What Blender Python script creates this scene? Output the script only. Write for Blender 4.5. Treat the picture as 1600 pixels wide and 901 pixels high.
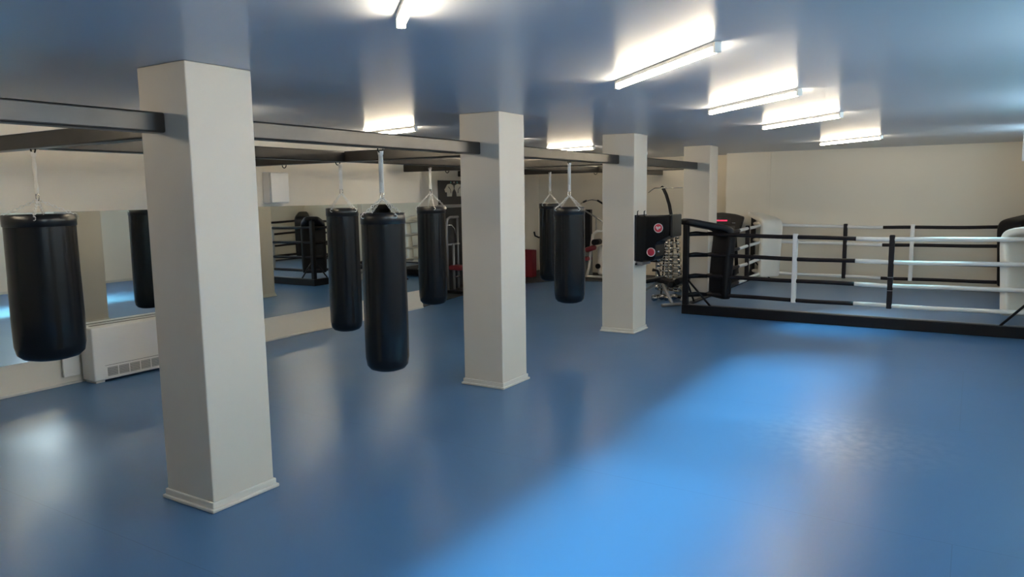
import bpy, bmesh, math, random
from mathutils import Vector, Matrix
random.seed(4)
PI = math.pi
SC = bpy.context.scene
for o in list(bpy.data.objects): bpy.data.objects.remove(o)
C = bpy.data.collections.new('gym'); SC.collection.children.link(C)

# ------------------------------------------------------------------ camera
YAW, PITCH, ROLL, FPX = 0.55598, 0.12589, -0.01369, 1158.58
cd = bpy.data.cameras.new('camera'); cd.sensor_width = 36; cd.lens = 36*FPX/1600; cd.clip_start = .05
cam = bpy.data.objects.new('camera', cd); C.objects.link(cam)
f = Vector((-math.sin(YAW)*math.cos(PITCH), math.cos(YAW)*math.cos(PITCH), -math.sin(PITCH)))
r = Vector((math.cos(YAW), math.sin(YAW), 0)); u = r.cross(f)
r2 = r*math.cos(ROLL)+u*math.sin(ROLL); u2 = -r*math.sin(ROLL)+u*math.cos(ROLL)
M = Matrix((r2, u2, -f)).transposed().to_4x4(); M.translation = Vector((0, 0, 1.62))
cam.matrix_world = M
SC.camera = cam
SC.view_settings.view_transform = 'Standard'; SC.view_settings.look = 'None'
SC.view_settings.gamma = 1; SC.view_settings.exposure = 0.92; SC.view_settings.use_curve_mapping = False

# ------------------------------------------------------------------ light
W = bpy.data.worlds.new('sky'); SC.world = W; W.use_nodes = True
W.node_tree.nodes['Background'].inputs[0].default_value = (.35, .6, 1, 1)
W.node_tree.nodes['Background'].inputs[1].default_value = .8
SUN_E, SUN_COL, SUN_ANG = 62.0, (.3, .86, 1.0), 21
WIN_E, WIN_COL = 60.0, (.66, .84, 1.0)
LAMP_E, LAMP_COL = 58.0, (1.0, .84, .60)
sd = bpy.data.lights.new('daylight', 'SUN'); sd.energy = SUN_E; sd.color = SUN_COL; sd.angle = math.radians(SUN_ANG)
so = bpy.data.objects.new('daylight', sd); C.objects.link(so)
so.rotation_euler = Vector((-1, -.33, -.98)).to_track_quat('-Z', 'Y').to_euler()
so.location = (4, 5, 5)
WINDOWS = [(1.05, 2.7), (3.93, 2.75), (6.83, 2.75), (10.1, .9)]
WZ0, WZ1 = 1.87, 2.25
for wy, ww in WINDOWS:
    ad = bpy.data.lights.new('window_daylight', 'AREA'); ad.shape = 'RECTANGLE'
    ad.size = ww-.1; ad.size_y = WZ1-WZ0; ad.energy = WIN_E*ww/2; ad.color = WIN_COL
    ao = bpy.data.objects.new('window_daylight', ad); C.objects.link(ao)
    ao.location = (1.06, wy, (WZ0+WZ1)/2)
    ao.rotation_euler = Vector((-1, 0, 0)).to_track_quat('-Z', 'Z').to_euler()

# ------------------------------------------------------------------ materials
def mat(name, col, rough=.5, metal=0, noise=0, nscale=20, bump=0, bscale=200, spec=.5, emit=None, es=0, coat=0):
    m = bpy.data.materials.new(name); m.use_nodes = True
    nt = m.node_tree; b = nt.nodes['Principled BSDF']
    b.inputs['Base Color'].default_value = (*col, 1); b.inputs['Roughness'].default_value = rough
    b.inputs['Metallic'].default_value = metal; b.inputs['Specular IOR Level'].default_value = spec
    b.inputs['Coat Weight'].default_value = coat
    if emit: b.inputs['Emission Color'].default_value = (*emit, 1); b.inputs['Emission Strength'].default_value = es
    tc = nt.nodes.new('ShaderNodeTexCoord')
    if noise:
        n = nt.nodes.new('ShaderNodeTexNoise'); n.inputs['Scale'].default_value = nscale; n.inputs['Detail'].default_value = 5
        nt.links.new(tc.outputs['Object'], n.inputs['Vector'])
        mx = nt.nodes.new('ShaderNodeMix'); mx.data_type = 'RGBA'
        mx.inputs[6].default_value = (*[c*(1-noise) for c in col], 1)
        mx.inputs[7].default_value = (*[min(1, c*(1+noise)) for c in col], 1)
        nt.links.new(n.outputs['Fac'], mx.inputs[0]); nt.links.new(mx.outputs[2], b.inputs['Base Color'])
    if bump:
        n2 = nt.nodes.new('ShaderNodeTexNoise'); n2.inputs['Scale'].default_value = bscale
        nt.links.new(tc.outputs['Object'], n2.inputs['Vector'])
        bp = nt.nodes.new('ShaderNodeBump'); bp.inputs['Strength'].default_value = bump; bp.inputs['Distance'].default_value = .002
        nt.links.new(n2.outputs['Fac'], bp.inputs['Height']); nt.links.new(bp.outputs['Normal'], b.inputs['Normal'])
    return m

def floor_material(name, col, seams=True):
    m = mat(name, col, .3, 0, 0); nt = m.node_tree; b = nt.nodes['Principled BSDF']; N = nt.nodes.new; L = nt.links.new
    tc = N('ShaderNodeTexCoord')
    n = N('ShaderNodeTexNoise'); n.inputs['Scale'].default_value = .9; n.inputs['Detail'].default_value = 6; n.inputs['Roughness'].default_value = .6
    L(tc.outputs['Object'], n.inputs['Vector'])
    mr = N('ShaderNodeMapRange'); mr.inputs[3].default_value = .29; mr.inputs[4].default_value = .33; b.inputs['Specular IOR Level'].default_value = .32
    mr.inputs[1].default_value = .3; mr.inputs[2].default_value = .7
    L(n.outputs['Fac'], mr.inputs[0]); L(mr.outputs[0], b.inputs['Roughness'])
    mx = N('ShaderNodeMix'); mx.data_type = 'RGBA'
    mx.inputs[6].default_value = (*[c*.95 for c in col], 1); mx.inputs[7].default_value = (*[c*1.05 for c in col], 1)
    L(n.outputs['Fac'], mx.inputs[0]); out = mx.outputs[2]
    if seams:
        br = N('ShaderNodeTexBrick'); br.inputs['Scale'].default_value = 1; br.inputs['Brick Width'].default_value = 12
        br.inputs['Row Height'].default_value = 1.9; br.inputs['Mortar Size'].default_value = .003; br.inputs['Mortar Smooth'].default_value = .2
        L(tc.outputs['Object'], br.inputs['Vector'])
        m2 = N('ShaderNodeMix'); m2.data_type = 'RGBA'; m2.inputs[7].default_value = (*[c*.82 for c in col], 1)
        L(br.outputs['Fac'], m2.inputs[0]); L(out, m2.inputs[6]); out = m2.outputs[2]
        # one pale patch: scuffed vinyl, with tube light glare painted into the colour
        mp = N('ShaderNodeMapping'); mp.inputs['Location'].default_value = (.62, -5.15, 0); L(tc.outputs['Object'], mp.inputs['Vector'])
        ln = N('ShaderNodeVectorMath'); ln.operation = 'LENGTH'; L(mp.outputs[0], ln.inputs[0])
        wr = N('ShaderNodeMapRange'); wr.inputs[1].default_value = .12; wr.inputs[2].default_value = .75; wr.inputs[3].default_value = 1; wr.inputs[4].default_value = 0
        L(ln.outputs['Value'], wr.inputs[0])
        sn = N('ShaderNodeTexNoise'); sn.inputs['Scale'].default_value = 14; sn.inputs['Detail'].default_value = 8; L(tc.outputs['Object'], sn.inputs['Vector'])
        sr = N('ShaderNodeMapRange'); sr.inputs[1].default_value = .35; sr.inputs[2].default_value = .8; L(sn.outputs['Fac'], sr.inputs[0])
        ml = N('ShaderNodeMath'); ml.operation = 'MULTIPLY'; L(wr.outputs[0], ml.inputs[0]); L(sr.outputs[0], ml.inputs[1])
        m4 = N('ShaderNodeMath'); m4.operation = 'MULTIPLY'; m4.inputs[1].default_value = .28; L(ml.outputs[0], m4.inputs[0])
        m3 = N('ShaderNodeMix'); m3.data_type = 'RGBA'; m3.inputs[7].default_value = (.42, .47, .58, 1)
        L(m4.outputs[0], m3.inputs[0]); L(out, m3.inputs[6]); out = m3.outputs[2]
    L(out, b.inputs['Base Color'])
    return m

BLUE = (.052, .135, .285)
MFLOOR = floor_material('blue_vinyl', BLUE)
MCANVAS = floor_material('ring_canvas_blue', (.11, .19, .32), False)
MWALL = mat('beige_paint', (.74, .68, .58), .6, noise=.02, nscale=2, bump=.1, bscale=120)
MCOL = mat('column_paint', (.585, .535, .465), .55, noise=.015, nscale=3, bump=.08, bscale=120)
MSKIRT = mat('skirting_paint', (.60, .57, .52), .4, noise=.02)
MCEIL = mat('ceiling_satin', (.50, .535, .60), .30, noise=.01, nscale=2, spec=.38)
MMIRROR = mat('mirror_glass', (.82, .87, .85), .012, 1)
MMEDGE = mat('mirror_edge', (.45, .52, .48), .2, .3)
MSTEEL = mat('grey_steel', (.028, .026, .025), .33, .3, noise=.5, nscale=7)
MBLKM = mat('black_steel', (.007, .007, .009), .38, .1, spec=.3, noise=.2)
MVINYL = mat('black_vinyl', (.005, .006, .008), .24, 0, noise=.2, nscale=4, bump=.3, bscale=12, spec=.4)
nt_ = MVINYL.node_tree
for nd in [n_ for n_ in nt_.nodes if n_.type == 'BUMP']:
    src = nd.inputs['Height'].links[0].from_node
    mpn = nt_.nodes.new('ShaderNodeMapping'); mpn.inputs['Scale'].default_value = (1, 1, .09)
    nt_.links.new([n_ for n_ in nt_.nodes if n_.type == 'TEX_COORD'][0].outputs['Object'], mpn.inputs['Vector'])
    nt_.links.new(mpn.outputs[0], src.inputs['Vector']); nd.inputs['Distance'].default_value = .006
MVINYL2 = mat('black_band', (.007, .007, .008), .33, 0, noise=.1, bump=.2, bscale=40)
MBLKC = mat('black_cushion', (.005, .005, .007), .45, 0, spec=.25, bump=.25, bscale=25)
MWHTC = mat('white_cushion', (.82, .79, .73), .4, 0, noise=.02, bump=.25, bscale=20)
MROPEB = mat('black_rope_sleeve', (.010, .008, .011), .55, spec=.25, bump=.3, bscale=80)
MROPEW = mat('white_rope_sleeve', (.75, .74, .73), .5, bump=.3, bscale=80)
MWEB = mat('white_webbing', (.72, .70, .66), .6, bump=.3, bscale=300)
MCHROME = mat('chrome', (.72, .70, .66), .17, 1)
MCHAIN = mat('zinc_chain', (.8, .79, .76), .4, .5)
MWHITE = mat('white_plastic', (.74, .72, .69), .35, noise=.01)
MGRILL = mat('grey_grille', (.22, .22, .21), .6)
MDARK = mat('dark_slot', (.02, .02, .02), .8)
MRED = mat('red_vinyl', (.20, .015, .025), .4, noise=.1)
MREDL = mat('red_emblem', (.55, .03, .06), .35)
MEMBW = mat('emblem_white', (.7, .62, .62), .4)
MRUB = mat('black_rubber', (.018, .019, .022), .7, noise=.4, nscale=90, bump=.3)
MDOOR = mat('dark_door', (.02, .022, .024), .35, noise=.1)
MPOST = mat('glove_print', (.55, .52, .42), .6)
MTEAL = mat('teal_print', (.1, .45, .4), .6)
MGLASS = mat('window_frame_white', (.75, .75, .75), .35)
MGREYT = mat('grey_tube', (.32, .32, .32), .35, .5)
MSCREEN = mat('red_display', (.05, .005, .01), .3, emit=(1, .04, .12), es=1.1)
MTUBE = mat('lamp_tube', (.9, .9, .9), .4, emit=LAMP_COL, es=LAMP_E)

# ------------------------------------------------------------------ helpers
def new(): return bmesh.new()
def box(bm, x0, x1, y0, y1, z0, z1, bev=0, mi=0, seg=2):
    r_ = bmesh.ops.create_cube(bm, size=1)
    vs = r_['verts']
    for v in vs: v.co = Vector(((x0+x1)/2+v.co.x*(x1-x0), (y0+y1)/2+v.co.y*(y1-y0), (z0+z1)/2+v.co.z*(z1-z0)))
    fs = list({f_ for v in vs for f_ in v.link_faces})
    for f_ in fs: f_.material_index = mi
    if bev:
        es = list({e for v in vs for e in v.link_edges})
        bmesh.ops.bevel(bm, geom=es, offset=bev, segments=seg, affect='EDGES', profile=.5)
    return vs
def tube(bm, pts, rad, n=12, cap=True, mi=0, closed=False, flat=None):
    pts = [Vector(p) for p in pts]; rings = []; N = len(pts)
    rads = rad if isinstance(rad, (list, tuple)) else [rad]*N
    prev = None
    for i, p in enumerate(pts):
        if closed: t = (pts[(i+1) % N]-pts[i-1]).normalized()
        else: t = (pts[min(i+1, N-1)]-pts[max(i-1, 0)]).normalized()
        if prev is None:
            a = Vector((0, 0, 1)) if abs(t.z) < .9 else Vector((1, 0, 0)); s = t.cross(a).normalized()
        else:
            s = (prev-t*prev.dot(t)).normalized()
        prev = s; w = t.cross(s)
        fx, fy = flat if flat else (1, 1)
        rings.append([bm.verts.new(p+(s*math.cos(2*PI*k/n)*fx+w*math.sin(2*PI*k/n)*fy)*rads[i]) for k in range(n)])
    for i in range(N if closed else N-1):
        A, B = rings[i], rings[(i+1) % N]
        for k in range(n):
            f_ = bm.faces.new((A[k], A[(k+1) % n], B[(k+1) % n], B[k])); f_.material_index = mi; f_.smooth = True
    if cap and not closed:
        f_ = bm.faces.new(rings[0][::-1]); f_.material_index = mi
        f_ = bm.faces.new(rings[-1]); f_.material_index = mi
def lathe(bm, prof, n=40, cx=0, cy=0, mi=0, axis='z'):
    rings = []
    for (rr, z) in prof:
        if rr < 1e-5: rings.append([bm.verts.new((cx, cy, z))])
        else: rings.append([bm.verts.new((cx+rr*math.cos(2*PI*k/n), cy+rr*math.sin(2*PI*k/n), z)) for k in range(n)])
    for A, B in zip(rings, rings[1:]):
        for k in range(n):
            a = [A[k % len(A)], A[(k+1) % len(A)]] if len(A) > 1 else [A[0]]
            b = [B[(k+1) % len(B)], B[k % len(B)]] if len(B) > 1 else [B[0]]
            f_ = bm.faces.new(a+b); f_.material_index = mi; f_.smooth = True
def obj(name, bm, m, parent=None, smooth=None, loc=None):
    bmesh.ops.recalc_face_normals(bm, faces=bm.faces)
    me = bpy.data.meshes.new(name); bm.to_mesh(me); bm.free()
    for q in (m if isinstance(m, (list, tuple)) else [m]): me.materials.append(q)
    if smooth: me.polygons.foreach_set('use_smooth', [True]*len(me.polygons))
    o = bpy.data.objects.new(name, me); C.objects.link(o)
    if parent: o.parent = parent
    if loc: o.location = loc
    return o
def thing(name, label, cat, loc=(0, 0, 0), rz=0, group=None):
    o = bpy.data.objects.new(name, None); C.objects.link(o); o.empty_display_size = .1
    o.location = loc; o.rotation_euler = (0, 0, rz); tag(o, label, cat, group); return o
def tag(o, label, cat, group=None):
    o['label'] = label; o['category'] = cat
    if group: o['group'] = group
def struct(name, bm, m, parent=None):
    o = obj(name, bm, m, parent)
    if not parent: o['kind'] = 'structure'
    return o
def kids(o): return [c for c in C.objects if c.parent == o]
def dup(o, parent=None):
    c = o.copy(); C.objects.link(c); c.parent = parent
    for k in kids(o): dup(k, c)
    return c
def B(name, m, parent, *a, **k):
    bm = new(); box(bm, *a, **k); return obj(name, bm, m, parent)
def T(name, m, parent, pts, rad, **k):
    bm = new(); tube(bm, pts, rad, **k); return obj(name, bm, m, parent)
def arc(c, r_, a0, a1, n, ax='xz'):
    out = []
    for i in range(n+1):
        a = a0+(a1-a0)*i/n; p = [c[0], c[1], c[2]]
        i0 = 'xyz'.index(ax[0]); i1 = 'xyz'.index(ax[1]); p[i0] += r_*math.cos(a); p[i1] += r_*math.sin(a); out.append(tuple(p))
    return out

# ------------------------------------------------------------------ room
CEIL = 2.288
XL, XR, YN, YF, YG, XG = -6.75, .95, -2.6, 13.3, 13.75, -7.85
YLE = 8.40           # end of the mirror wall
XC = -3.76           # corner of the far wall
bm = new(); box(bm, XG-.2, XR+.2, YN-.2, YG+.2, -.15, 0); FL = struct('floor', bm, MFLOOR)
bm = new(); box(bm, XG-.2, XR+.2, YN-.2, YG+.2, CEIL, CEIL+.15); struct('ceiling', bm, MCEIL)
bm = new(); box(bm, XG-.2, XL, YN-.2, YLE, 0, CEIL); struct('wall_left', bm, MWALL)
bm = new(); box(bm, XG-.2, XG, YLE, YG+.2, 0, CEIL); struct('wall_recess', bm, MWALL)
bm = new(); box(bm, XG, XC, YG, YG+.2, 0, CEIL); struct('wall_back', bm, MWALL)
bm = new(); box(bm, XC, XR+.2, YF, YG+.2, 0, CEIL); struct('wall_far', bm, MWALL)
bm = new(); box(bm, XL, XR, YN-.2, YN, 0, CEIL); struct('wall_near', bm, MWALL)
# right wall with the high window openings
bm = new(); box(bm, XR, XR+.3, YN-.2, YF, 0, WZ0); box(bm, XR, XR+.3, YN-.2, YF, WZ1, CEIL)
ys = [YN-.2]
for wy, ww in WINDOWS: ys += [wy-ww/2, wy+ww/2]
ys.append(YF)
for i in range(0, len(ys), 2): box(bm, XR, XR+.3, ys[i], ys[i+1], WZ0, WZ1)
struct('wall_right', bm, MWALL)
MGL = bpy.data.materials.new('clear_glass'); MGL.use_nodes = True
gb = MGL.node_tree.nodes['Principled BSDF']; gb.inputs['Transmission Weight'].default_value = 1; gb.inputs['Roughness'].default_value = 0; gb.inputs['IOR'].default_value = 1.02
def frame_yz(bm, y0, y1, z0, z1, x0, x1, t=.04):
    box(bm, x0, x1, y0, y1, z0, z0+t); box(bm, x0, x1, y0, y1, z1-t, z1)
    box(bm, x0, x1, y0, y0+t, z0+t, z1-t); box(bm, x0, x1, y1-t, y1, z0+t, z1-t)
for i, (wy, ww) in enumerate(WINDOWS):
    bm = new(); frame_yz(bm, wy-ww/2, wy+ww/2, WZ0, WZ1, XR+.12, XR+.18, .025)
    w = struct('window_%d' % (i+1), bm, MGLASS)
    bm = new(); box(bm, XR, XR+.12, wy-ww/2, wy+ww/2, WZ0-.0, WZ0+.006); obj('window_sill', bm, MGLASS, w)
    if i == 3:   # casement standing open into the room
        sy = wy-ww/2+.02
        bm = new()
        for (a, b, c_, d) in ((.405, .94, 1.9, 1.93), (.405, .94, 2.20, 2.23), (.405, .435, 1.93, 2.20), (.91, .94, 1.93, 2.20)):
            box(bm, a, b, sy-.035, sy, c_, d, .003)
        s = obj('window_sash', bm, MGLASS, w)
        B('pane', MGL, s, .435, .91, sy-.02, sy-.015, 1.93, 2.20)
# skirtings of the setting
def base(name, *a):
    bm = new(); box(bm, *a, .004); struct(name, bm, MSKIRT)
base('baseboard_left', XL, XL+.012, YN, YLE, 0, .022)
base('baseboard_near', XL+.012, XR, YN, YN+.012, 0, .05)
base('baseboard_right', XR-.012, XR, YN+.012, YF, 0, .05)
base('baseboard_recess', XG, XG+.012, YLE, 10.2, 0, .05)
bm = new(); box(bm, -3.05, -3.0, YF-.008, YF, 1.2, CEIL, .003); struct('trim_1', bm, MWALL)

# rubber floor of the weights corner
bm = new()
pts = [(-6.78, 8.42), (-6.98, 9.6), (-7.05, 11.3), (-6.6, 12.15), (-5.9, 12.4), (-4.9, 12.75), (-4.9, YG), (XG, YG), (XG, 8.42)]
vs = [bm.verts.new((x, y, .012)) for x, y in pts]; f_ = bm.faces.new(vs)
r_ = bmesh.ops.extrude_face_region(bm, geom=[f_])
for g in r_['geom']:
    if isinstance(g, bmesh.types.BMVert): g.co.z = .0005
o = obj('rubber_mat', bm, MRUB); tag(o, 'black rubber gym flooring under the machines in the back left corner', 'rubber mat')

# columns
CW = .392; CX = -3.476; CYS = [2.308, 5.114, 7.923, 10.752]
CLAB = ['square beige column nearest the camera, largest in the photo', 'second beige column, right of the longest hanging bag',
        'third beige column, with the black uppercut pad on its right face', 'farthest beige column, at the near left corner of the boxing ring']
bmS = new(); box(bmS, -CW/2, CW/2, 0, CW, 0, CEIL-.001, .006)
c0 = None
for y, lab in zip(CYS, CLAB):
    if c0 is None:
        c0 = thing('column', lab, 'column', (CX, y, 0), 0, 'square beige columns')
        obj('shaft', bmS, MCOL, c0)
        bm = new()
        h = CW/2
        box(bm, -h-.010, h+.010, -.010, CW+.010, 0, .052, .005)
        box(bm, -h-.022, h+.022, -.022, CW+.022, 0, .02, .006)
        obj('skirting', bm, MSKIRT, c0)
    else:
        c = dup(c0); c.location = (CX, y, 0); c['label'] = lab

# mirrors on the left wall
MZ0, MZ1 = .27, 1.525
segs = [(-2.0, .4), (.4, 2.8), (2.8, 4.98), (4.98, 7.18), (7.18, YLE-.01)]
MLAB = ['wall mirror behind the camera on the left wall', 'wall mirror left of the picture edge', 'wall mirror above the white fan coil and behind the leftmost bag',
        'wall mirror behind the hanging bags right of the nearest column', 'last wall mirror, narrow, at the corner by the recess']
for (a, b), lab in zip(segs, MLAB):
    if b < 3: continue
    t = thing('wall_mirror', lab, 'mirror', (XL, (a+b)/2, MZ0), 0, 'mirrors along the left wall')
    w = (b-a)/2-.002
    B('backing', MMEDGE, t, .0005, .005, -w, w, 0, MZ1-MZ0)
    B('mirror_glass', MMIRROR, t, .0052, .009, -w+.001, w-.001, .001, MZ1-MZ0-.001)

# ------------------------------------------------------------------ steel beams
BZ0, BZ1 = 1.95, 2.05
def hook(parent, x, y, along='y'):
    # black U ring under the beam
    pts = arc((x, y, BZ0-.002), .028, PI, 2*PI, 10, 'xz' if along == 'x' else 'yz')
    return T('eye_hook', MBLKM, parent, pts, .005, n=8)
def beam(lab, x0, x1, y0, y1, hooks=()):
    cx, cy = (x0+x1)/2, (y0+y1)/2
    t = thing('steel_beam', lab, 'beam', (cx, cy, BZ0), 0, 'dark steel beams for hanging bags')
    bm = new(); box(bm, x0-cx, x1-cx, y0-cy, y1-cy, 0, .1, .010, seg=3); obj('tube', bm, MSTEEL, t)
    for (hx, hy, al) in hooks:
        h_ = hook(t, hx-cx, hy-cy, al)
        h_.location.z = -BZ0
    return t
rows = [(YN, CYS[0]), (CYS[0]+CW, CYS[1]), (CYS[1]+CW, CYS[2]), (CYS[2]+CW, CYS[3])]
rl = ['steel beam running into the nearest column from the left edge', 'steel beam between the nearest and second columns',
      'steel beam between the second and third columns', 'steel beam between the third and farthest columns']
rh = [[], [(-3.51, 3.95, 'y')], [(-3.51, 6.78, 'y')], []]
for (a, b), lab, hs in zip(rows, rl, rh): beam(lab, -3.56, -3.46, a+.0005, b-.0005, hs)
crossy = [2.49, 5.29, 8.10, 10.90]
cl = ['cross beam from the nearest column to the mirror wall', 'cross beam from the second column to the mirror wall',
      'cross beam from the third column to the mirror wall corner', 'farthest cross beam, from the last column towards the recess']
ch = [[(-5.085, 2.46, 'x')], [(-6.0, 5.29, 'x')], [(-6.03, 8.10, 'x')], [(-5.17, 10.9, 'x')]]
for y, lab, hs in zip(crossy, cl, ch):
    xe = XG if y > YLE else XL
    beam(lab, xe+.0005, CX-CW/2-.0005, y-.05, y+.05, hs)
pl = ['long beam piece left of the nearest column, parallel to the mirrors', 'long inner beam piece behind the nearest column', 'inner beam piece carrying the bag beside the second column',
      'inner beam piece carrying the bag between second and third columns', 'last inner beam piece ending at the back wall']
py = [YN]+crossy+[YG]
phk = [[], [(-5.15, 5.19, 'y')], [(-5.15, 6.6, 'y')], [(-5.15, 9.35, 'y')], []]
for i, lab in enumerate(pl):
    if i == 0: continue
    beam(lab, -5.20, -5.10, py[i]+(.051 if i else .0005), py[i+1]-(.051 if i < 4 else .0005), phk[i])

# ------------------------------------------------------------------ punch bags
def link_mesh(bm, p, t, s, L=.026, R=.008, r_=.0024):
    w = t.cross(s).normalized(); c = []
    for k in range(10):
        a = 2*PI*k/10
        v = s*math.cos(a)*R + t*(math.sin(a)*R + (L/2-R)*(1 if math.sin(a) > 0 else -1 if math.sin(a) < 0 else 0))
        c.append(p+v)
    tube(bm, c, r_, n=5, closed=True)
def chain(name, parent, a, b):
    a, b = Vector(a), Vector(b); t = (b-a).normalized(); L = (b-a).length; n = max(2, round(L/.021)); bm = new()
    s = t.cross(Vector((0, 0, 1))).normalized(); s2 = t.cross(s).normalized()
    for i in range(n): link_mesh(bm, a+t*(L*(i+.5)/n), t, s if i % 2 else s2)
    return obj(name, bm, MCHAIN, parent)
def bag(x, y, R, zt, zb, apex, lab, strap_top=1.93, tilt=0, rz=.4):
    t = thing('punching_bag', lab, 'punching bag', (x, y, zb), rz, 'black hanging punching bags')
    H = zt-zb; n = 44
    bm = new()
    prof = [(0, .0), (R*.55, .004), (R*.8, .018), (R*.94, .045), (R*1.0, .10), (R*1.015, H*.3), (R*.995, H*.6), (R*.985, H-.12), (R*.985, H-.075)]
    lathe(bm, prof, n); obj('bag_body', bm, MVINYL, t)
    bm = new()
    lathe(bm, [(R*.99, H-.075), (R*1.012, H-.072), (R*1.012, H-.004), (R*.98, H), (R*.95, H-.004), (R*.94, H-.035), (0, H-.045)], n)
    obj('top_band', bm, MVINYL2, t)
    for k in range(4):
        bm = new(); a = PI/4+k*PI/2
        tube(bm, arc((R*1.02*math.cos(a), R*1.02*math.sin(a), H-.02), .014, 0, 2*PI*.95, 9, 'xz'), .003, n=6)
        obj('d_ring', bm, MCHAIN, t)
    az = apex-zb
    for k in range(4):
        a = PI/4+k*PI/2
        chain('chain', t, (R*1.02*math.cos(a), R*1.02*math.sin(a), H-.008), (.006*math.cos(a), .006*math.sin(a), az-.01))
    bm = new(); tube(bm, [(0, .0, az+.018+.014*math.sin(k*2*PI/12)) if 0 else (.014*math.cos(k*2*PI/12), 0, az+.012+.026*math.sin(k*2*PI/12)) for k in range(12)], .0035, n=7, closed=True)
    obj('carabiner', bm, MCHROME, t)
    # webbing loop with a folded knot at the top
    bm = new(); zt2 = strap_top-zb
    n2 = 14
    for sgn in (-1, 1):
        pts = [(sgn*.004, sgn*.003*math.sin(i*.9), az+.03+(zt2-az-.03)*i/n2) for i in range(n2+1)]
        tube(bm, pts, .013, n=10, flat=(.22, 1))
    tube(bm, [(0, 0, zt2-.035), (0, 0, zt2-.02), (0, 0, zt2)], [.013, .019, .021], n=12, flat=(.7, 1))
    obj('strap', bm, MWEB, t)
    return t
bag(-5.085, 2.46, .205, 1.535, .595, 1.635, 'leftmost black punching bag, short and thick, in front of the fan coil', rz=.2)
bag(-5.12, 5.19, .152, 1.515, .33, 1.66, 'black punching bag right behind the longest bag, left of it in the photo', rz=.9)
bag(-3.51, 3.95, .154, 1.505, .385, 1.615, 'long black punching bag nearest to the camera between the first two columns', rz=.5)
bag(-5.15, 6.6, .158, 1.500, .40, 1.66, 'black punching bag in front of the mirror corner, left of the second column', rz=.1)
bag(-5.15, 9.35, .155, 1.490, .38, 1.63, 'farthest black punching bag, half hidden behind the one between second and third columns', rz=.6)
bag(-3.51, 6.78, .158, 1.485, .50, 1.61, 'black punching bag hanging between the second and third columns, in front', rz=.3)

# ------------------------------------------------------------------ ceiling lamps
def lamp(x0, y0, x1, y1, lab, grp):
    cx, cy = (x0+x1)/2, (y0+y1)/2; L = math.hypot(x1-x0, y1-y0)
    t = thing('tube_light', lab, 'ceiling light', (cx, cy, CEIL), math.atan2(y1-y0, x1-x0), grp)
    B('housing', MWHITE, t, -L/2+.02, L/2-.02, -.02, .02, -.022, -.0005, bev=.004)
    for s in (-1, 1): B('end_cap', MWHITE, t, *sorted((s*(L/2-.02), s*L/2)), -.018, .018, -.05, -.001, bev=.004)
    bm = new(); tube(bm, [(-L/2+.02, 0, -.036), (L/2-.02, 0, -.036)], .014, n=12); obj('tube', bm, MTUBE, t)
    return t
G1 = 'diagonal tube lights right of the columns'; G2 = 'tube lights left of the columns'
for y, lab in ((2.23, 'tube light at the top edge of the picture, nearest of the diagonal row'), (4.22, 'long tube light, second of the diagonal row, right of the second column'),
               (6.06, 'third tube light of the diagonal row'), (7.86, 'fourth tube light of the diagonal row'),
               (11.15, 'farthest tube light, close to the wall behind the boxing ring')):
    lamp(-1.86, y, -1.01, y-.82, lab, G1)
for y, lab in ((1.25, 'tube light over the left side beside the leftmost beam'), (3.85, 'tube light hidden behind the nearest column top'), (5.95, 'tube light above the beam between the first two columns'),
               (7.95, 'tube light behind the second column top'), (9.9, 'tube light above the beam between second and third columns'), (11.9, 'farthest left tube light beside the third column')):
    lamp(-5.5, y, -4.6, y-.25, lab, G2)

# ------------------------------------------------------------------ fan coil, wall boxes
t = thing('fan_coil', 'low white fan coil heater standing at the left wall under the mirror', 'heater', (XL+.012, 3.50, 0))
bm = new()
box(bm, .002, .20, 0, 1.25, .02, .50, .012, seg=3); obj('casing', bm, MWHITE, t)
B('air_slot', MDARK, t, .05, .075, .06, 1.19, .4985, .5015)
B('front_seam', MDARK, t, .1995, .2012, .10, 1.15, .148, .151)
for k in range(9):
    y0 = .12+k*.105
    bm = new(); box(bm, .1995, .2015, y0, y0+.095, .05, .128)
    g = obj('vent', bm, MGRILL, t)
    bm = new()
    for j in range(5): box(bm, .2016, .2026, y0, y0+.095, .058+j*.015, .061+j*.015)
    obj('louvre', bm, MWHITE, g)
for s in (.02, 1.15): B('foot', MWHITE, t, .02, .18, s, s+.08, 0, .02)
t = thing('pipe_cover', 'small white pipe cover on the wall at the left end of the fan coil', 'pipe cover', (XL+.0125, 3.33, .08))
B('cover', MWHITE, t, 0, .03, 0, .14, 0, .30, bev=.004)
B('shelf', MWHITE, t, 0, .06, -.05, .15, .30, .315, bev=.003)
t = thing('electrical_box', 'white electrical box on the left wall right of the nearest column', 'electrical box', (XL, 5.63, 1.56))
B('back_box', MWHITE, t, .0005, .11, 0, .26, 0, .345, bev=.006)
B('lid', MWHITE, t, .11, .135, .006, .254, .006, .339, bev=.006)

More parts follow.
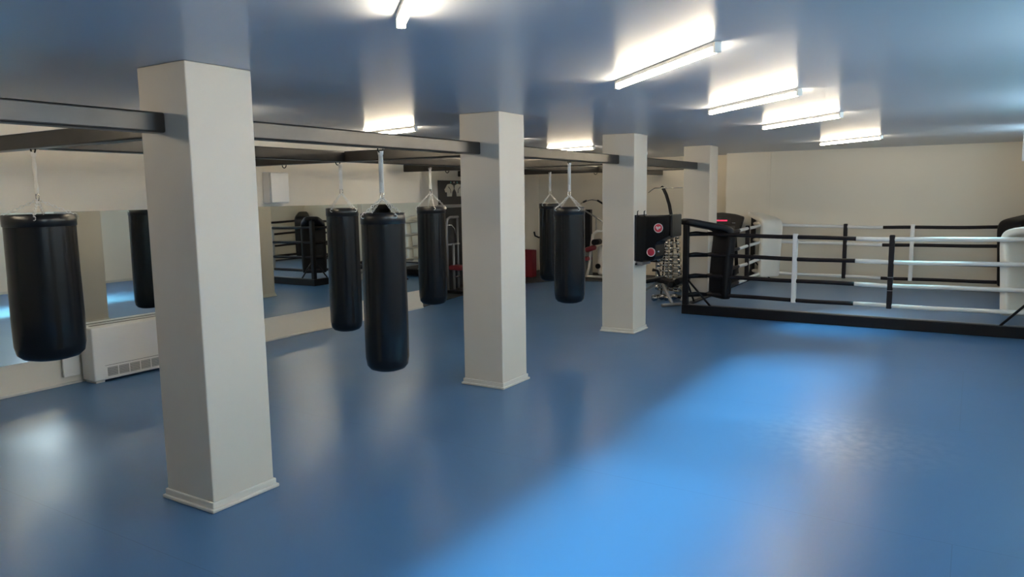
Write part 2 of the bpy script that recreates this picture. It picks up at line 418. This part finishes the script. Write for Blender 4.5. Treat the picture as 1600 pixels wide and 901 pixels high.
# ------------------------------------------------------------------ boxing ring
RX0, RX1, RY0, RY1 = -3.27, .89, 9.57, 13.2
ring = thing('boxing_ring', 'low boxing ring with black and white ropes and corner cushions', 'boxing ring', (RX0, RY0, 0))
def R_(p): return (p[0]-RX0, p[1]-RY0, p[2])
def rb(name, m, parent, x0, x1, y0, y1, z0, z1, bev=0): return B(name, m, parent, x0-RX0, x1-RX0, y0-RY0, y1-RY0, z0, z1, bev=bev)
FT = .125
rb('frame_rail', MBLKM, ring, RX0, RX1, RY0, RY0+.08, 0, FT, .006)
rb('frame_rail', MBLKM, ring, RX0, RX1, RY1-.08, RY1, 0, FT, .006)
rb('frame_rail', MBLKM, ring, RX0, RX0+.08, RY0+.08, RY1-.08, 0, FT, .006)
rb('frame_rail', MBLKM, ring, RX1-.08, RX1, RY0+.08, RY1-.08, 0, FT, .006)
rb('canvas', MCANVAS, ring, RX0+.08, RX1-.08, RY0+.08, RY1-.08, 0.01, .105)
rb('canvas_edge', MGREYT, ring, RX0+.08, RX1-.08, RY0+.08, RY0+.105, .105, .128, .003)
corners = [(RX0+.04, RY0+.04, 1, 1, MBLKC, .28), (RX1-.04, RY0+.04, -1, 1, MWHTC, .48), (RX0+.04, RY1-.04, 1, -1, MWHTC, .25), (RX1-.04, RY1-.04, -1, -1, MBLKC, .25)]
ZR = [.25, .50, .785, 1.065]
IN = .22
def cushion(parent, cx, cy, dx, dy, m, wk=1.0, dk=0.0):
    D = Vector((dx, dy, 0)).normalized(); S = Vector((-D.y, D.x, 0))   # D points inwards
    path = [(.50, .19), (.50, .21), (.51, .5), (.545, .9), (.56, 1.03), (.54, 1.11), (.46, 1.145), (.25, 1.18), (.0, 1.235), (-.05, 1.23)]
    path = [(d+dk, z) if d > .3 else (d, z) for d, z in path]
    wid = [w_*wk for w_ in (.18, .185, .19, .19, .19, .185, .175, .15, .11, .09)]; th = .062*(1.15 if wk > 1 else 1)
    bm = new(); rings = []
    for i, (d, z) in enumerate(path):
        a, b = path[max(i-1, 0)], path[min(i+1, len(path)-1)]
        t2 = Vector((b[0]-a[0], b[1]-a[1])).normalized(); nn = Vector((t2.y, -t2.x))
        c = Vector((cx, cy, 0))+D*d; c.z = z; ringv = []
        for k in range(20):
            an = 2*PI*k/20
            e = lambda v, p: math.copysign(abs(v)**p, v)
            sx = e(math.cos(an), .4)*wid[i]; sn = e(math.sin(an), .55)*th*(1.0 if i < 6 else .7)
            if i in (0, len(path)-1): sn *= .8
            p = c+S*sx+(D*nn.x+Vector((0, 0, nn.y)))*sn
            ringv.append(bm.verts.new(R_(p)))
        rings.append(ringv)
    for A, Bq in zip(rings, rings[1:]):
        for k in range(20): bm.faces.new((A[k], A[(k+1) % 20], Bq[(k+1) % 20], Bq[k]))
    bm.faces.new(rings[0][::-1]); bm.faces.new(rings[-1])
    o = obj('corner_cushion', bm, m, parent, smooth=True)
    md = o.modifiers.new('s', 'SUBSURF'); md.levels = 1; md.render_levels = 2
    o['label'] = 'white corner cushion' if m == MWHTC else 'black corner cushion'
    return o
for (cx, cy, dx, dy, m, bl) in corners:
    bm = new(); box(bm, cx-.036-RX0, cx+.036-RX0, cy-.036-RY0, cy+.036-RY0, FT, 1.23, .006); p = obj('post', bm, MBLKM, ring)
    h = .1+bl*1.2
    T('brace', MBLKM, p, [R_((cx+dx*.03, cy, h+.02)), R_((cx+dx*(bl+.06), cy+dy*.01, FT-.01))], .014, n=8)
    T('brace', MBLKM, p, [R_((cx, cy+dy*.03, h+.02)), R_((cx+dx*.01, cy+dy*(bl+.06), FT-.01))], .014, n=8)
    for z in ZR:
        bm = new(); e = (cx+dx*IN, cy+dy*IN, z-.005)
        tube(bm, [R_((cx+dx*.02, cy+dy*.02, z)), R_((cx+dx*.1, cy+dy*.1, z+.006)), R_(e)], [.028, .034, .026], n=10)
        obj('turnbuckle_cover', bm, m if m == MBLKC else MWHTC, ring)
    cushion(ring, cx, cy, dx, dy, m, 1.22 if (dx, dy) == (1, 1) else 1.0, .05 if (dx, dy) == (-1, 1) else 0)
# ropes: black half and white half on every side
def rope(a, b, z, ca, cb, sag=.012, seed=0):
    rnd = random.Random(seed); ph = rnd.random()*6; bm = new(); N = 40; A, B_ = Vector(a), Vector(b)
    pts = []
    for i in range(N+1):
        s = i/N; p = A.lerp(B_, s); p.z = z-sag*4*s*(1-s)+.004*math.sin(s*17+ph)*math.sin(PI*s)
        pts.append(R_(p))
    for half, mi in ((pts[:N//2+1], ca), (pts[N//2:], cb)):
        tube(bm, half, .0255, n=12, mi=mi)
    o = obj('rope', bm, [MROPEB, MROPEW], ring); return o
ax0, ax1, ay0, ay1 = RX0+.04+IN, RX1-.04-IN, RY0+.04+IN, RY1-.04-IN
sides = [((ax0, ay0), (ax1, ay0), 0, 1), ((ax0, ay1), (ax1, ay1), 1, 0), ((ax0, ay0), (ax0, ay1), 0, 1), ((ax1, ay0), (ax1, ay1), 1, 0)]
for si, (a, b, ca, cb) in enumerate(sides):
    for k, z in enumerate(ZR):
        rope((*a, z), (*b, z), z, ca, cb, .012+.006*k, si*7+k)
    for s_, first in ((1/3, True), (2/3, False)):
        p = Vector((*a, 0)).lerp(Vector((*b, 0)), s_)
        if si == 0: p.x = -1.89 if first else -.80
        if si == 1: p.x = -1.73 if first else -.78
        m = MROPEW if (ca if first else cb) == 0 else MROPEB
        t2 = Vector((b[0]-a[0], b[1]-a[1], 0)).normalized()
        bm = new(); w = .029
        hx, hy = (w, .030) if abs(t2.x) > .5 else (.030, w)
        zs = [ZR[0]-.03, ZR[0]+.1, .5, .785, ZR[3]-.1, ZR[3]+.012]
        vs = box(bm, p.x-hx-RX0, p.x+hx-RX0, p.y-hy-RY0, p.y+hy-RY0, ZR[0]-.045, ZR[3]+.020, .010)
        o = obj('rope_spacer', bm, m, ring)
        o['label'] = 'white rope spacer strap' if m == MROPEW else 'black rope spacer strap'
        for zb in (.44, .60):
            if m == MROPEB and si == 0:
                B('stripe', MGREYT, o, p.x-hx-.001-RX0, p.x+hx+.001-RX0, p.y-hy-.001-RY0, p.y+hy+.001-RY0, zb-.02, zb-.012)

# ------------------------------------------------------------------ uppercut pad on third column
px0 = CX+CW/2
t = thing('uppercut_wall_pad', 'black wall punching pad with two red round emblems on the third column', 'punching pad', (px0, CYS[2], .84))
prof = [(.001, .0), (.10, -.006), (.22, .004), (.285, .022), (.31, .06), (.31, .19), (.33, .225), (.40, .25), (.46, .275), (.515, .30), (.53, .36), (.53, .53), (.50, .535), (.3, .522), (.001, .52)]
bm = new(); D0, D1 = .03, .34
prof = [(x*.8, z) for x, z in prof]; cxm, czm = .2, .28
rows_ = []
for (yy, sc) in ((D0, .95), (D0+.02, 1.0), (D1-.02, 1.0), (D1, .95)):
    rows_.append([bm.verts.new((cxm+(x-cxm)*sc if x > .01 else x, yy, czm+(z-czm)*sc)) for x, z in prof])
n = len(prof)
for A, Bq in zip(rows_, rows_[1:]):
    for k in range(n): bm.faces.new((A[k], A[(k+1) % n], Bq[(k+1) % n], Bq[k]))
bm.faces.new(rows_[0]); bm.faces.new(rows_[-1][::-1])
obj('pad_body', bm, MVINYL, t)
bm = new(); box(bm, .415, .445, .028, .342, .285, .535, .012, seg=3); obj('strike_face', bm, MVINYL, t)
bm = new(); box(bm, .0005, .02, .02, .35, .005, .53, .004); obj('back_plate', bm, MBLKM, t)
def emblem(parent, x, z, R, face):
    e = thing.__call__ if False else None
    bm = new(); lathe(bm, [(0, 0), (R, 0), (R, .006), (R*.88, .007), (0, .007)], 32)
    for v in bm.verts: v.co = Vector((x+v.co.x, D0-.001-v.co.z, z+v.co.y))
    o = obj('emblem', bm, MREDL, parent); o['label'] = 'round red emblem with pale rim'
    bm = new(); pts = [(x+R*.94*math.cos(2*PI*k/28), D0-.006, z+R*.94*math.sin(2*PI*k/28)) for k in range(28)]
    tube(bm, pts, .0045, n=6, closed=True); obj('rim', bm, MEMBW, o)
    if face == 0:   # pale wing shaped mark
        poly = [(-.6, .15), (-.35, .42), (-.05, .15), (.15, .38), (.6, .3), (.38, -.15), (.1, -.1), (-.05, -.45), (-.3, -.3)]
        bm = new(); a = [bm.verts.new((x+R*px, D0-.0085, z+R*pz)) for px, pz in poly]; b = [bm.verts.new((x+R*px, D0-.011, z+R*pz)) for px, pz in poly]
        m_ = len(poly); bm.faces.new(a); bm.faces.new(b[::-1])
        for k in range(m_): bm.faces.new((a[k], a[(k+1) % m_], b[(k+1) % m_], b[k]))
        obj('mark', bm, MEMBW, o)
    else:
        bm = new(); tube(bm, [(x+R*.5*math.cos(2*PI*k/20), D0-.0085, z+R*.5*math.sin(2*PI*k/20)) for k in range(20)], .003, n=5, closed=True)
        obj('mark', bm, MRED, o)
emblem(t, .285, .385, .052, 0); emblem(t, .20, .112, .049, 1)
for xx in (.02, .10):
    T('hanging_bolt', MBLKM, t, [(xx, .06, .52), (xx, .06, .57), (xx+.012, .06, .577)], .006, n=8)
B('bracket', MGREYT, t, .004, .09, .05, .3, -.045, -.008, bev=.004)
T('bolt', MBLKM, t, [(.0, .045, -.03), (.0, .02, -.03)], .012, n=8).location.x = .02
T('bolt', MCHROME, t, [(.24, .1, .115), (.27, .1, .12)], .012, n=8)

# ------------------------------------------------------------------ dumbbell tower
t = thing('dumbbell_tower', 'tall narrow dumbbell tower rack half hidden behind the farthest column', 'dumbbell rack', (-3.93, 10.98, 0))
for s in (-1, 1):
    T('upright', MBLKM, t, [(s*.19, .1, .02), (s*.13, .03, .5), (s*.07, 0, .93)], .014, n=8)
B('base', MBLKM, t, -.24, .24, -.02, .18, .001, .03, bev=.006)
tiers = [.09+.088*k for k in range(10)]
for k, z in enumerate(tiers):
    w = .17-.008*k
    B('tier', MCHROME, t, -w, w, -.12, .002, z+.028, z+.034)
dbl = None
names = ['lowest', 'second', 'third', 'fourth', 'fifth', 'sixth', 'seventh', 'eighth', 'ninth', 'top']
def make_dumbbell(lab, grp):
    d = thing('dumbbell', lab, 'dumbbell', (0, 0, 0), 0, grp)
    for s in (-1, 1):
        bm = new(); lathe(bm, [(0, 0), (.030, 0), (.040, .008), (.040, .055), (.030, .063), (0, .063)], 8)
        for v in bm.verts: v.co = Vector((s*(.042+v.co.z), v.co.x, v.co.y))
        obj('head', bm, MCHROME, d)
    T('handle', MCHROME, d, [(-.045, 0, 0), (.045, 0, 0)], .013, n=10)
    return d
GD = 'chrome dumbbells on the tower rack'
for k, z in enumerate(tiers):
    for s in (-1, 1):
        lab = 'chrome dumbbell, %s tier of the tower rack, %s side' % (names[k], 'left' if s < 0 else 'right')
        if dbl is None: dbl = d = make_dumbbell(lab, GD)
        else: d = dup(dbl); d['label'] = lab
        off = .105-.003*k
        d.location = (-3.93+s*(off+.006), 10.98-.078, z+.034+.040*(1-.03*k))
        d.scale = [1-.03*k]*3
# one chrome dumbbell pair on the floor by the rack
for (x, y, lab) in ((-3.99, 10.62, 'chrome dumbbell lying on the floor left of the bench leg'), (-3.84, 10.74, 'chrome dumbbell on the floor in front of the tower rack base')):
    d = dup(dbl); d.location = (x, y, .046); d.scale = (1.15, 1.15, 1.15); d.rotation_euler = (0, 0, 1.2); d['label'] = lab; d['group'] = 'chrome dumbbells on the floor'

# ------------------------------------------------------------------ weight bench
t = thing('weight_bench', 'black padded incline bench on grey tube frame left of the ring corner', 'bench', (-3.85, 10.35, 0))
bm = new(); vs = box(bm, -.55, .02, -.13, .13, -.03, .03, .02, seg=3)
o = obj('back_pad', bm, MBLKC, t, smooth=False); o.location = (-.28, .12, .33); o.rotation_euler = (0, -.22, 0)
o.location = (-.02, .1, .36)
bm = new(); box(bm, 0, .26, -.13, .13, -.03, .03, .02, seg=3); o = obj('seat_pad', bm, MBLKC, t); o.location = (-.06, .1, .345); o.rotation_euler = (0, .25, 0)
for z, xx in ((.30, .20), (.355, .30)):
    bm = new(); tube(bm, [(xx, -.16, z), (xx, -.15, z), (xx, .3, z), (xx, .31, z)], [.03, .045, .045, .03], n=16); obj('leg_roller', bm, MBLKC, t)
T('front_leg', MGREYT, t, [(.02, .0, .30), (.25, -.2, .03)], .024, n=10)
T('frame', MGREYT, t, [(-.5, .1, .03), (-.1, .1, .28), (.1, .1, .30), (.30, .1, .34)], .022, n=10)
T('foot_bar', MGREYT, t, [(.14, -.34, .024), (.34, -.12, .024)], .023, n=10)
T('foot_bar', MGREYT, t, [(-.52, -.05, .024), (-.52, .25, .024)], .023, n=10)
T('adjuster_arm', MBLKM, t, [(-.06, .18, .30), (-.12, .18, .46), (-.2, .18, .47)], [.018, .018, .026], n=10)

# ------------------------------------------------------------------ treadmill
t = thing('treadmill', 'black treadmill with red display standing between the ring and the wall', 'treadmill', (-3.74, 13.0, 0))
B('deck', MBLKM, t, -.38, .32, -1.42, .05, .05, .16, bev=.02)
for fx in (-.34, .25):
    for fy in (-1.36, -.05): T('foot', MRUB, t, [(fx, fy, 0), (fx, fy, .055)], .025, n=10)
B('belt', MRUB, t, -.25, .20, -1.38, -.25, .16, .165)
for s in (-.36, .24): B('side_rail', MGREYT, t, s, s+.06, -1.4, -.2, .16, .172, bev=.003)
bm = new()
box(bm, -.36, .30, -.22, .10, .16, .34, .07, seg=4); obj('motor_hood', bm, MBLKM, t, smooth=True)
for s in (-.33, .27):
    T('upright', MBLKM, t, [(s, .05, .2), (s-.01, .0, .6), (s-.03, -.06, 1.0)], [.035, .03, .028], n=12)
    T('handrail', MBLKM, t, [(s-.03, -.04, .9), (s-.03, -.25, .93), (s-.03, -.42, .90)], .02, n=10)
bm = new()
prof2 = [(-.42, 0), (-.46, .36), (-.3, .40), (0, .42), (.25, .39), (.40, .345), (.34, .06), (.22, -.04), (-.3, -.04)]
fr = [bm.verts.new((x, -.06+z*.28, z)) for x, z in prof2]; bk = [bm.verts.new((x*.97, .03+z*.28, z)) for x, z in prof2]
k_ = len(prof2); bm.faces.new(fr); bm.faces.new(bk[::-1])
for i in range(k_): bm.faces.new((fr[i], fr[(i+1) % k_], bk[(i+1) % k_], bk[i]))
bmesh.ops.bevel(bm, geom=list(bm.edges), offset=.012, segments=2, affect='EDGES')
cn = obj('console', bm, MBLKM, t, loc=(0, -.08, .84))
def con(name, m, x0, x1, z0, z1):
    bm = new(); box(bm, x0, x1, -.006, 0, z0, z1, .002)
    for v in bm.verts: v.co.y += -.063+v.co.z*.28
    return obj(name, bm, m, cn)
con('display', MDARK, -.3, .18, .22, .33); con('readout', MSCREEN, -.26, .12, .27, .295)
con('speed_button', MCHROME, .20, .26, .235, .25); con('stop_key', MCHROME, .0, .05, .115, .13)
con('button_panel', MDOOR, -.28, .26, .06, .19)

# ------------------------------------------------------------------ lat pulldown tower with curved boom
t = thing('lat_pulldown', 'lat pulldown machine with curved dark boom behind the uppercut pad', 'gym machine', (-4.62, 12.9, 0.0))
T('boom', MBLKM, t, [(.02, .0, .4), (.02, 0, .95), (.0, 0, 1.2), (-.04, 0, 1.4), (-.10, 0, 1.58), (-.15, 0, 1.68), (-.19, 0, 1.725)], .030, n=12)
T('lat_bar', MCHROME, t, [(-.42, -.05, 1.62), (-.36, -.05, 1.665), (-.30, -.05, 1.70), (-.18, -.05, 1.70), (.0, -.05, 1.70), (.22, -.05, 1.70)], .008, n=8)
T('bar_clip', MBLKM, t, [(-.17, -.05, 1.70), (-.17, -.02, 1.73)], .016, n=8)
B('base_frame', MBLKM, t, -.35, .35, -.06, .06, 0.013, .07, bev=.01)
B('seat', MBLKC, t, -.4, -.1, -.3, .1, .38, .44, bev=.02)
T('seat_post', MGREYT, t, [(-.25, -.05, .05), (-.25, -.05, .39)], .02, n=8)
T('cable_loop', MGREYT, t, arc((-.38, -.1, .62), .13, -PI*.9, PI*.35, 14, 'xz'), .009, n=7)
B('weight_stack', MGRILL, t, -.06, .12, .03, .17, .07, .5, bev=.006)

# ------------------------------------------------------------------ multi gym (seen right of the hanging bags)
t = thing('multi_gym', 'white framed multi gym with dark red roller pads against the back wall', 'gym machine', (-6.1, 12.9, .013))
bar_ = [(-.32, -.02, 1.42), (-.24, -.02, 1.46), (-.1, 0, 1.49), (.08, 0, 1.46), (.16, 0, 1.40)]
T('lat_bar', MCHROME, t, bar_, .009, n=8)
T('grip', MBLKM, t, [(-.27, -.02, 1.445), (-.20, -.02, 1.475)], .019, n=8)
T('grip', MBLKM, t, [(.02, 0, 1.475), (.16, 0, 1.40)], .019, n=8)
T('lever_arm', MGREYT, t, [(-.28, 0, 1.30), (.0, 0, 1.15), (.18, 0, 1.04)], .016, n=8)
B('mast', MBLKM, t, -.30, -.18, .1, .2, 0, 1.3, bev=.01)
T('hanging_rod', MGREYT, t, [(-.01, 0, 1.16), (-.01, 0, .86)], .010, n=8)
T('frame', MWHITE, t, [(.25, -.1, .90), (.06, -.1, .90), (-.03, -.1, .83), (-.07, -.1, .55), (-.11, -.1, .2), (-.16, -.1, .03)], .026, n=10)
T('frame', MWHITE, t, [(.3, .2, .03), (.25, -.1, .03), (-.3, -.1, .03)], .024, n=10)
T('roller_pad', MRED, t, [(-.13, -.2, .54), (-.11, -.2, .545), (.06, -.2, .60), (.08, -.2, .61)], [.03, .05, .05, .03], n=14)
T('roller_pad', MBLKC, t, [(.09, -.3, .70), (.09, -.05, .70)], .055, n=14)
B('seat', MRED, t, -.28, -.08, -.25, 0, .34, .41, bev=.02)
B('weight_stack', MGRILL, t, -.30, -.12, -.03, .09, .03, .55, bev=.006)
bm = new(); box(bm, -.02, .35, .05, .3, .04, .62, .06, seg=3); obj('shroud', bm, MWHITE, t)
for xx in (.02, .28): T('wheel', MBLKM, t, [(xx, .04, .22), (xx, .01, .22)], .05, n=16)

# red mat rolls and barbell rack left part
t = thing('folded_mat', 'dark red folded mat leaning on the back wall right of the second column', 'exercise mat', (-7.30, 12.4, .013))
bm = new(); box(bm, -.22, .06, 0, .10, 0, .54, .012); o = obj('mat_panel', bm, MRED, t)
bm = new(); box(bm, -.21, .05, .101, .20, 0, .53, .012); obj('mat_panel', bm, MRED, t)
t = thing('barbell_rack', 'black upright barbell rack with curved hook beside the red mat', 'barbell rack', (-6.98, 12.7, .013))
T('upright', MBLKM, t, [(.10, 0, 0), (.10, 0, .78), (.10, 0, .84)], .02, n=8)
T('upright', MBLKM, t, [(.42, 0, 0), (.42, 0, .84)], .02, n=8)
T('hook_arm', MBLKM, t, [(-.32, -.1, .88), (-.30, -.1, .80), (-.22, -.1, .77), (-.08, -.08, .77), (.10, 0, .75)], .017, n=8)
T('hook_arm', MBLKM, t, [(-.08, -.08, .77), (-.07, -.08, .82)], .014, n=8)
B('foot', MBLKM, t, .02, .45, -.25, .15, 0, .04, bev=.008)
for xx in (-.02, .03):
    bm = new(); lathe(bm, [(.02, 0), (.2, 0), (.21, .01), (.21, .03), (.2, .04), (.02, .04)], 28)
    for v in bm.verts: v.co = Vector((xx+v.co.z, v.co.x*.9-.02, .36+v.co.y))
    obj('weight_plate', bm, MRUB, t)

# ------------------------------------------------------------------ recess: door with glove sign, cable machine
bm = new(); box(bm, XG+.0005, XG+.05, 10.28, 11.25, .013, 1.41, .004); d = struct('door_1', bm, MDOOR)
bm = new()
box(bm, XG+.0005, XG+.07, 10.22, 10.28, .013, 1.41); box(bm, XG+.0005, XG+.07, 11.25, 11.31, .013, 1.41); box(bm, XG+.0005, XG+.07, 10.22, 11.31, 1.41, 1.455)
obj('door_frame', bm, MGREYT, d)
T('door_handle', MCHROME, d, [(XG+.05, 10.36, .95), (XG+.10, 10.36, .95), (XG+.10, 10.48, .95)], .01, n=8)
t = thing('glove_sign', 'black sign with two pale boxing gloves above the dark door', 'sign', (XG+.001, 10.26, 1.46))
B('board', MDOOR, t, 0, .02, 0, 1.0, 0, .42, bev=.003)
def glove(y, s):
    o2 = [(-.06, -.09), (.05, -.09), (.06, -.03), (.10, .02), (.09, .07), (.03, .095), (-.05, .085), (-.09, .04), (-.12, .01), (-.10, -.03), (-.065, -.03)]
    bm = new(); a = [bm.verts.new((.0205, y+s*py_*1.25, .25+pz*1.2)) for py_, pz in o2]; b = [bm.verts.new((.026, y+s*py_*1.2, .25+pz*1.15)) for py_, pz in o2]
    k = len(o2); bm.faces.new(a); bm.faces.new(b)
    for i in range(k): bm.faces.new((a[i], a[(i+1) % k], b[(i+1) % k], b[i]))
    g = obj('glove_print', bm, MPOST, t)
    bm = new(); tube(bm, [(.027, y-s*.04, .31), (.027, y+s*.02, .26), (.027, y+s*.03, .20)], .006, n=5); obj('glove_line', bm, MDOOR, g)
glove(.31, 1); glove(.58, -1)
for k, yy in enumerate((.35, .445, .54)):
    bm = new(); box(bm, .0205, .024, yy-.012, yy+.012, .375, .40, .003); obj('printed_mark', bm, MTEAL if k != 1 else MEMBW, t)

t = thing('cable_machine', 'grey framed cable machine with a red pad in front of the dark door', 'gym machine', (-7.35, 9.92, .013))
T('frame', MGREYT, t, [(0, -.1, 0), (0, -.1, 1.15), (0, -.07, 1.22), (0, 0, 1.25), (0, .22, 1.25)], .02, n=8)
T('frame', MGREYT, t, [(0, .2, 0), (0, .2, 1.25)], .018, n=8)
T('cross_bar', MGREYT, t, [(0, -.12, .80), (0, .24, .80)], .016, n=8)
T('cable_arm', MCHROME, t, [(.02, -.1, 1.12), (.02, 0, 1.12), (.02, .08, 1.06), (.02, .11, .95)], .012, n=8)
T('centre_post', MGREYT, t, [(.03, .03, .0), (.03, .03, .8)], .025, n=8)
B('back_board', MDOOR, t, -.06, -.03, -.12, .28, .02, 1.22, bev=.004)
B('seat_pad', MRED, t, .0, .25, -.08, .14, .38, .46, bev=.02)
T('foot_peg', MCHROME, t, [(.06, .02, .26), (.06, .14, .26)], .014, n=8)
B('base', MBLKM, t, -.1, .3, -.14, .28, 0, .05, bev=.008)
